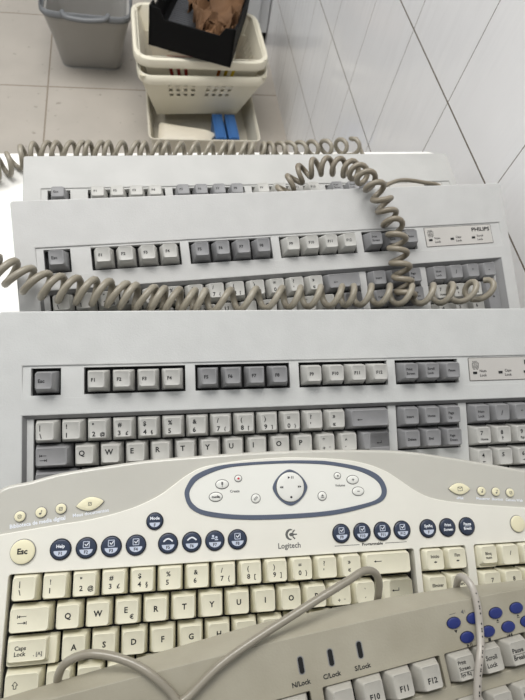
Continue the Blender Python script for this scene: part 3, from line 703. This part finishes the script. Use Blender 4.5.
lead = catmull([to2(p) for p in [(338, 16, 20), (348.6, 24.0, 17.0), (363.7, 34.0, 13.0), (380.6, 41.7, 8.0), (395.6, 43.1, 5.0), (412.8, 43.3, 1.0), (429.5, 42.0, -1.5), (436, 32, -2.2), (438, 18, -2.2)]], 8)
mb = MB(); mb.tube(lead, 2.3, 'cord_dark', 10); mb.build('straight_lead', t, smooth=80)
# coiled cord along the back of the table
def W(x, y, z): return (x, y, z)
zc = TABLE_Z*1000+13
path = [(-265, 445, zc), (-215, 462, zc), (-185, 474, zc), (-163, 486, zc), (-148, 500, zc), (-130, 508, zc), (-80, 511, zc), (0, 513, zc), (90, 514, zc), (170, 518, zc), (215, 520, zc+2), (262, 524, zc+4)]
tp = [-262, -251, -240, -229, -218, -208, -198, -188, -178, -167, -156, -144, -132, -119, -107, -95, -83, -72, -61, -47, -33, -20, -8, 7, 22, 38, 55, 71, 86, 100, 112, 125, 137, 149, 161, 174, 191, 208, 226, 245, 262]
pts = helix(path, tp, r=10.3, ref=(0, -.35, 1), lean=lambda q: 2.4-max(0, min(1, (q-.74)*12))*8.5, ring=lambda q: max(0, min(1, (q-.74)*12))*6+max(0, .2-q)*20)
mb = MB(); mb.tube(pts, 2.8, 'cord', 8)
# tail drops back behind the rear keyboard
e0 = Vector(pts[-1]); mb.tube(catmull([tuple(e0), (268, 535, zc+6), (275, 522, zc-4), (281, 500, zc-8), (290, 485, zc-9.5)], 8), 2.6, 'cord', 8)
t = thing('coiled_cord', 'taupe coiled cord lying along the back edge of the white table behind all keyboards', 'cord', None, 'taupe coiled keyboard cords')
mb.build('coil', t, smooth=80)
# smooth cables over the ivory keyboard (in the beige keyboard's frame)
B = [(112, 6, 3.5), (122.2, 20.1, -2.6), (131.1, 24.8, -3.2), (150.4, 36.1, -3.2), (173.0, 44.8, -3.4), (195.7, 51.8, -4.4), (219.7, 58.9, -6), (239.2, 63.8, -9.0), (250.2, 66.4, -11.5), (258.2, 63.8, -14.0), (261.9, 56.0, -19.0), (262.1, 46.0, -27.0), (262, 36, -36)]
A = [(54, 24, -37), (54.5, 35.2, -34.0), (55.6, 43.8, -24.0), (62.1, 52.8, -17.0), (74.9, 56.2, -12.5), (88.6, 53.4, -8.5), (101.8, 46.9, -5.5), (112.2, 38.4, -3.4), (122.5, 24.5, -3.2), (124, 12, 0), (121, -2, 4)]
Cc = [(322, 28, -36), (320.9, 38, -30.0), (318.2, 47.5, -17.0), (318.8, 47.8, -10.0), (319.6, 42.5, -5.5), (318.8, 33.3, -3.2), (316.6, 22.1, -2.3), (312.6, 11.8, .5), (308.0, 4.0, 2.8), (304.3, -4.9, 2.6), (300.1, -17.6, 2.6), (297, -32, 2.6), (292, -60, 2.8)]
o = thing('grey_cable', 'smooth glossy grey cable stretched diagonally from the ivory keyboard enter key to bottom left', 'cable', F5)
mb = MB(); mb.tube(catmull(B, 8), 2.5, 'cable', 12); mb.build('sheath', o, smooth=80)
o = thing('grey_cable', 'smooth grey cable bent in an arch over the left letter keys of the ivory keyboard', 'cable', F5)
mb = MB(); mb.tube(catmull(A, 8), 2.5, 'cable', 12); mb.build('sheath', o, smooth=80)
o = thing('grey_cable', 'light grey cable with small black print running down the right side across blue oval buttons', 'cable', F5)
cp = catmull(Cc, 8); mb = MB(); mb.tube(cp, 2.4, 'cable_light', 12); sh = mb.build('sheath', o, smooth=80)
mb = MB()
for k in range(30, 86, 1):
    if k % 9 in (2, 4, 5, 7) and k+1 < len(cp):
        p, q = cp[k], cp[k+1]; a = p.lerp(q, .1); b_ = p.lerp(q, .85); d = (b_-a).normalized(); sd = d.cross(Vector((0, 0, 1))).normalized()*.42
        z = Vector((0, 0, 2.45)); mb.add([tuple(a-sd+z), tuple(a+sd+z), tuple(b_+sd+z), tuple(b_-sd+z)], [(0, 1, 2, 3)], 'ink')
mb.build('printed_marks', sh, smooth=0)

# ------------------------------------------------------------------ table, room shell
tb = thing('table', 'white laminate table carrying all the keyboards', 'table')
R_ = 22
corner = [(399-R_+R_*math.sin(a), 538-R_+R_*math.cos(a)) for a in [PI/2*k/8 for k in range(9)]]
out = [(-760, 503), ]+corner+[(372, -300), (-760, -300)]
mb = MB(); mb.plate([out], TABLE_Z*1000-28, TABLE_Z*1000, 'table', 2); mb.build('tabletop', tb)
for x, y in ((-700, -240), (330, -240), (340, 460), (-700, 430)):
    mb = MB(); mb.prism(rrect(x-20, y-20, x+20, y+20, 4), 0, TABLE_Z*1000-27, 'metal'); mb.build('leg', tb)
mb = MB(); mb.box(-1800, -900, -40, 468.4, 3400, 0, 'floor'); tag(mb.build('floor', smooth=0), kind='structure')
mb = MB(); mb.box(468.4, -900, 0, 600, 3400, 2600, 'wall'); tag(mb.build('wall_right', smooth=0), kind='structure')

# cabinet at the end of the wall
cb = thing('cabinet', 'pale grey cabinet with a black plinth at the far end of the tiled wall', 'cabinet')
mb = MB(); mb.box(150, 1990, 55, 464, 2400, 850, 'cabinet'); mb.build('body', cb, smooth=0)
mb = MB(); mb.plate([rrect(156, 60, 425, 840, 3)], 0, 16, 'cabinet', 2); d = mb.build('door', cb); d.rotation_euler = (PI/2, 0, 0); d.location = (0, 1.99, 0)
mb = MB(); mb.box(160, 2006, 0, 466, 2390, 56, 'black'); mb.build('plinth', cb, smooth=0)

# ------------------------------------------------------------------ grey waste bin
def quadring(q, z, r, n=4):
    """rounded quad given 4 corners (counter-clockwise)"""
    out = []
    Q = [Vector(p) for p in q]
    for k in range(4):
        p0, p, p1 = Q[k-1], Q[k], Q[(k+1) % 4]
        a = p+(p0-p).normalized()*r; b = p+(p1-p).normalized()*r
        for i in range(n+1):
            t = i/n; c = a*(1-t)**2+p*2*t*(1-t)+b*t*t; out.append((c.x, c.y, z))
    return out
def qscale(q, off):
    c = Vector((sum(p[0] for p in q)/4, sum(p[1] for p in q)/4)); out = []
    for p in q:
        d = Vector(p)-c; out.append(tuple(c+Vector((d.x+math.copysign(off, d.x), d.y+math.copysign(off, d.y)))))
    return out
def qlerp(a, b, t): return [(p[0]*(1-t)+q[0]*t, p[1]*(1-t)+q[1]*t) for p, q in zip(a, b)]
bn = thing('waste_bin', 'light grey plastic waste bin with darker grey rim standing on the floor', 'bin')
b0 = [(-290, 1806), (-97, 1798), (-90, 1975), (-285, 1985)]; b1 = [(-304, 1708), (-50, 1692), (-44, 1975), (-300, 1990)]
HB = 245
mb = MB()
mb.loft([quadring(qscale(b0, -6), 0, 40), quadring(b0, 4, 44), quadring(qlerp(b0, b1, .5), HB*.5, 44), quadring(qlerp(b0, b1, .88), HB*.88, 44), quadring(qscale(b1, 4), HB-28, 44), quadring(qscale(b1, 5), HB-22, 44),
         quadring(qscale(b1, -6), HB-18, 44), quadring(qscale(qlerp(b0, b1, .5), -4), HB*.5, 40), quadring(qscale(b0, -6), 8, 36)], 'bin')
mb.build('body', bn, smooth=50)
mb = MB()
mb.loft([quadring(qscale(b1, 3), HB-18, 46), quadring(qscale(b1, 13), HB-12, 50), quadring(qscale(b1, 13), HB-2, 50), quadring(qscale(b1, 8), HB+3, 50), quadring(qscale(b1, -7), HB+2, 46), quadring(qscale(b1, -12), HB-8, 44), quadring(qscale(b1, -8), HB-19, 44)], 'bin_rim', False, False)
mb.build('rim', bn, smooth=50)
mb = MB(); mb.tube(catmull([(-245, 1702, HB), (-236, 1684, HB-3), (-215, 1676, HB-4), (-175, 1672, HB-5), (-140, 1674, HB-4), (-118, 1680, HB-3), (-108, 1696, HB)], 6), 8, 'bin_rim', 10); mb.build('handle', bn, smooth=80)

# ------------------------------------------------------------------ stacked cream baskets on a low box
def basket(name, label, q0, q1, z0, z1, slots, rimw, group):
    """q0/q1 bottom and top outlines; slots: function(u 0..1 along a side, v 0..1 up, side) -> hole?"""
    t = thing(name, label, 'basket', None, group)
    mb = MB(); th = 3
    NU, NV = 30, 16
    for side in range(4):
        a0, a1, c0, c1 = Vector(q0[side]), Vector(q0[(side+1) % 4]), Vector(q1[side]), Vector(q1[(side+1) % 4])
        d = (c1-c0).normalized(); nin = Vector((-d.y, d.x))
        def P(i, j, inn):
            u, v = i/NU, j/NV; b = a0.lerp(a1, u); c = c0.lerp(c1, u); p = b.lerp(c, v)+nin*(th*inn); return (p.x, p.y, z0+(z1-z0)*v)
        for i in range(NU):
            for j in range(NV):
                if slots(i, j, side): continue
                v = [P(i, j, 0), P(i+1, j, 0), P(i+1, j+1, 0), P(i, j+1, 0), P(i, j, 1), P(i+1, j, 1), P(i+1, j+1, 1), P(i, j+1, 1)]
                f = [(0, 1, 2, 3), (7, 6, 5, 4)]
                if j == 0 or slots(i, j-1, side): f.append((0, 4, 5, 1))
                if j == NV-1 or slots(i, j+1, side): f.append((3, 2, 6, 7))
                if i == 0 or slots(i-1, j, side): f.append((0, 3, 7, 4))
                if i == NU-1 or slots(i+1, j, side): f.append((1, 5, 6, 2))
                mb.add(v, f, 'basket')
    mb.loft([quadring(q0, z0, 10), quadring(q0, z0+4, 10)], 'basket')
    mb.build('body', t, smooth=0)
    mb = MB()
    mb.loft([quadring(qscale(q1, 0), z1-26, 48, 6), quadring(qscale(q1, rimw*.8), z1-26, 56, 6), quadring(qscale(q1, rimw), z1-16, 58, 6), quadring(qscale(q1, rimw*.85), z1-1, 58, 6), quadring(qscale(q1, rimw*.4), z1+2, 56, 6), quadring(qscale(q1, -2), z1-1, 50, 6), quadring(qscale(q1, -3), z1-26, 48, 6), quadring(qscale(q1, 0), z1-26, 48, 6)], 'basket', False, False)
    mb.build('rim', t, smooth=50)
    return t
def slotsL(i, j, side):
    cols = [6+2*k for k in range(4)]+[16+2*k for k in range(4)] if side in (0, 2) else [4+3*k for k in range(7)]
    if i in cols or (i-1) in cols and False: return j in (8, 10, 12) or (j in (9,) and False)
    return j in (2, 4) and i % 2 == 0 and 3 < i < 40 and False
lowq0 = [(24, 1486), (290, 1502), (286, 1650), (22, 1640)]; lowq1 = [(-22, 1436), (362, 1454), (366, 1672), (-24, 1662)]
basket('laundry_basket', 'lower cream slotted basket of the nested pair, sitting in the low box', lowq0, lowq1, 62, 228, slotsL, 8, 'cream nested baskets')
def slotsU(i, j, side):
    if side == 0: return i in (6, 8, 10, 19, 21, 23) and j in (8, 9, 10, 11, 12)
    return i in range(4, 27, 3) and j in (6, 7, 9, 10, 11)
upq0 = [(42, 1496), (286, 1496), (280, 1655), (35, 1655)]; upq1 = [(-20, 1454), (350, 1462), (342, 1700), (-24, 1718)]
basket('laundry_basket', 'upper cream basket of the nested pair, holding a black crate and odds and ends', upq0, upq1, 112, 276, slotsU, 17, 'cream nested baskets')
# low box on the floor
bx = thing('storage_box', 'low cream open box on the floor under the nested baskets', 'box')
q0 = [(12, 1352), (326, 1352), (322, 1668), (12, 1664)]; q1 = [(0, 1338), (340, 1338), (336, 1680), (-2, 1676)]
mb = MB()
mb.loft([quadring(qscale(q0, -4), 0, 16), quadring(q0, 3, 18), quadring(q1, 86, 20), quadring(qscale(q1, 7), 87, 24), quadring(qscale(q1, 7), 92, 24), quadring(qscale(q1, -3), 92, 18), quadring(qscale(q0, -4), 6, 14)], 'box')
mb.build('body', bx, smooth=50)
mb = MB()
mb.loft([quadring([(0, 0), (150, 0), (178, 52), (150, 92), (0, 92)][:4] if False else [(-8, -4), (150, -10), (190, 46), (2, 96)], 0, 12), quadring([(-6, -2), (148, -8), (186, 46), (4, 94)], 26, 12), quadring([(14, 12), (126, 8), (158, 44), (20, 70)], 40, 12)], 'offwhite')
o = mb.build('plastic_cover', smooth=40); o.location = (.026, 1.362, .03); tag(o, 'off-white angular plastic cover lying inside the low box', 'cover')
for k, x in enumerate((206, 248)):
    mb = MB(); mb.loft([quadring([(0, 0), (34, 0), (30, 118), (-4, 118)], 0, 5), quadring([(0, 0), (34, 0), (30, 118), (-4, 118)], 66, 5)], 'folder_blue')
    mb.box(6, 2, 65.8, 26, 112, 69, 'folder_blue')
    o = mb.build('blue_holder', smooth=30); o.location = (x/1000, 1.362, .008)
    tag(o, ('blue plastic holder next to the off-white cover in the low box', 'blue plastic holder nearest the right wall of the low box')[k], 'holder', 'blue holders in the low box')
# odds and ends inside the upper basket
mb = MB(); mb.box(0, 0, 0, 150, 70, 84, 'red'); mb.box(4, -1.5, 10, 146, 0, 70, 'red'); mb.box(60, 4, 83.9, 90, 66, 85, 'offwhite')
o = mb.build('red_carton', smooth=0); o.location = (.062, 1.512, .117); tag(o, 'dark red carton inside the upper basket, showing through its left slots', 'carton')
mb = MB(); mb.loft([[(x, y, z) for x, y in ellipse(0, 0, r, r, 20)] for z, r in ((0, 22), (3, 25), (80, 25), (98, 18), (104, 9), (118, 9))], 'yellow'); mb.prism(ellipse(0, 0, 11, 11, 20), 112, 128, 'offwhite')
o = mb.build('yellow_bottle', smooth=40); o.location = (.262, 1.54, .117); tag(o, 'yellow plastic bottle standing at the right inside the upper basket', 'bottle')
mb = MB(); mb.prism(rrect(0, 0, 44, 40, 4), 0, 78, 'orange'); mb.prism(rrect(4, 4, 40, 36, 3), 77, 81, 'offwhite')
o = mb.build('orange_box', smooth=30); o.location = (.222, 1.6, .117); tag(o, 'small orange box beside the yellow bottle in the upper basket', 'box')
mb = MB(); mb.loft([[(x, y, z) for x, y in ellipse(0, 0, r, r*.55, 20)] for z, r in ((0, 24), (4, 28), (14, 29), (20, 22))], 'bezel'); mb.tube(catmull([(26, 0, 10), (60, 6, 12), (84, 20, 10)], 6), 5, 'bezel', 8)
o = mb.build('grey_handset', smooth=50); o.location = (.052, 1.53, .205); o.rotation_euler = (.15, 0, -.1); tag(o, 'small grey gadget lying by the front left rim of the upper basket', 'gadget')

# ------------------------------------------------------------------ black crate resting on the baskets
a = Vector((8, 1472, 299)); b = Vector((237, 1404, 286)); X = (b-a).normalized(); Yd = Vector((.30, .95, -.05)); Yd = (Yd-X*Yd.dot(X)).normalized(); Zd = X.cross(Yd)
m4 = Matrix.Identity(4)
for i in range(3): m4[i][0] = X[i]; m4[i][1] = Yd[i]; m4[i][2] = Zd[i]; m4[i][3] = a[i]/1000
WID = (b-a).length; DEP = 330
cr = thing('crate', 'black plastic crate with raised corner posts tilted on top of the cream baskets', 'crate', m4)
mb = MB()
H1, PT = 78, 106
def wallp(x0, y0, x1, y1, inx, iny):
    """one side wall with raised posts at both ends"""
    prof = [(0, 0), (1, 0), (1, PT), (.88, PT-4), (.82, H1), (.18, H1), (.12, PT-4), (0, PT)]
    A_ = [(x0+(x1-x0)*u, y0+(y1-y0)*u, z) for u, z in prof]; B_ = [(x+inx, y+iny, z) for x, y, z in A_]; n = len(A_)
    mb.add(A_+B_, [tuple(range(n)), tuple(range(n, 2*n))[::-1]]+[(i, (i+1) % n, n+(i+1) % n, n+i) for i in range(n)], 'tray_black')
wallp(0, 0, WID, 0, 0, 5); wallp(WID, 0, WID, DEP, -5, 0); wallp(WID, DEP, 0, DEP, 0, -5); wallp(0, DEP, 0, 0, 5, 0)
mb.build('walls', cr, smooth=0)
mb = MB()
mb.box(4, 4, 0, WID-4, 26, 5, 'tray_black'); mb.box(4, DEP-26, 0, WID-4, DEP-4, 5, 'tray_black'); mb.box(4, 20, 0, 22, DEP-20, 5, 'tray_black'); mb.box(WID-22, 20, 0, WID-4, DEP-20, 5, 'tray_black')
mb.box(WID/2-8, 20, 0, WID/2+8, DEP-20, 5, 'tray_black')
for j in range(26):
    y = 30+j*11; mb.box(20, y, 1, WID-20, y+5.5, 4, 'tray_grey')
mb.build('base_grille', cr, smooth=0)
# crumpled brown paper in the crate
def crumple(name, label, loc, rz, sx, sy, amp, seed, tilt=0, curl=0, group=None):
    n = 34; v = []; f = []
    for j in range(n+1):
        for i in range(n+1):
            u, w = i/n-.5, j/n-.5
            p = Vector((u*3+seed, w*3, seed*.7))
            r1 = abs(noise.noise(p*1.1)); r2 = abs(noise.noise(p*2.3+Vector((7, 3, 1)))); r3 = noise.noise(p*.8+Vector((3, 9, 2)))
            edge = 1+.28*noise.noise(Vector((math.atan2(w, u)*1.2, seed, 0)))
            z = amp*(1.5*(.5-r1)+.7*(.4-r2)+.8*r3)+curl*(u*u*4)
            x, y = u*sx*edge+amp*.5*noise.noise(p*1.7+Vector((1, 1, 5))), w*sy*edge+amp*.5*noise.noise(p*1.7+Vector((4, 2, 8)))
            cx_, cy_ = x*math.cos(rz)-y*math.sin(rz)+loc[0], x*math.sin(rz)+y*math.cos(rz)+loc[1]
            cx_ = min(max(cx_, 9), WID-9); cy_ = min(max(cy_, 9), DEP-9)
            v.append((cx_, cy_, z+loc[2]))
    zm = min(q[2] for q in v)-loc[2]; v = [(x, y, z-zm) for x, y, z in v]
    for j in range(n):
        for i in range(n): k = j*(n+1)+i; f.append((k, k+1, k+n+2, k+n+1))
    mb = MB(); mb.add(v, f, 'paper'); o = mb.build(name, smooth=28)
    s = o.modifiers.new('t', 'SOLIDIFY'); s.thickness = .0016
    o.matrix_world = m4
    tag(o, label, 'paper', group)
crumple('crumpled_paper', 'large crumpled brown paper sheet heaped in the middle of the black crate', (158, 165, 6), .5, 165, 190, 58, 1.3, .1, 10, 'brown paper in the black crate')
crumple('crumpled_paper', 'smaller folded brown paper piece against the front right post of the black crate', (178, 60, 14), -.5, 90, 80, 46, 6.1, .2, 20, 'brown paper in the black crate')

# ------------------------------------------------------------------ light, camera, colour management
w = bpy.data.worlds.new('world'); bpy.context.scene.world = w; w.use_nodes = True
nt = w.node_tree; bgn = nt.nodes['Background']
tc = nt.nodes.new('ShaderNodeTexCoord'); sp_ = nt.nodes.new('ShaderNodeSeparateXYZ'); nt.links.new(tc.outputs['Generated'], sp_.inputs[0])
rp = nt.nodes.new('ShaderNodeValToRGB'); nt.links.new(sp_.outputs[2], rp.inputs['Fac'])
rp.color_ramp.elements[0].position = .0; rp.color_ramp.elements[0].color = (.05, .05, .05, 1)
rp.color_ramp.elements[1].position = .95; rp.color_ramp.elements[1].color = (.96, .98, 1, 1)
nt.links.new(rp.outputs['Color'], bgn.inputs[0]); bgn.inputs[1].default_value = .62
def area(name, loc, rot, sx, sy, power, col):
    l = bpy.data.lights.new(name, 'AREA'); l.shape = 'RECTANGLE'; l.size = sx; l.size_y = sy; l.energy = power; l.color = col
    o = bpy.data.objects.new(name, l); C.objects.link(o); o.location = loc; o.rotation_euler = rot; return o
area('ceiling_lamp', (-.5, 1.15, 2.6), (0, 0, 0), 1.9, 1.0, 55, (1, .98, .95))
area('left_fill_light', (-2.4, .9, 1.9), (0, math.radians(-78), 0), 1.4, 1.8, 15, (.93, .97, 1))  # cool fill light added out of frame at left to brighten the tiled wall
cd = bpy.data.cameras.new('camera'); cam = bpy.data.objects.new('camera', cd); C.objects.link(cam)
RW = [[.9799346470858983, -.1392718298189635, .14258837561138615], [-.05654195484678487, -.8802277483572741, -.4711710075582555], [.19113109318664037, .45365456951321204, -.8704403694547483]]
cm = Matrix.Identity(4)
for i in range(3): cm[i][0] = RW[0][i]; cm[i][1] = -RW[1][i]; cm[i][2] = -RW[2][i]
cm[2][3] = 1.2
cam.matrix_world = cm
cd.sensor_fit = 'VERTICAL'; cd.sensor_height = 36; cd.lens = 509.3/700*36; cd.clip_start = .02
cd.dof.use_dof = True; cd.dof.focus_distance = .39; cd.dof.aperture_fstop = 16
sc = bpy.context.scene; sc.camera = cam
sc.view_settings.view_transform = 'Standard'; sc.view_settings.look = 'None'; sc.view_settings.exposure = -.1; sc.view_settings.gamma = 1
sc.view_settings.use_curve_mapping = False
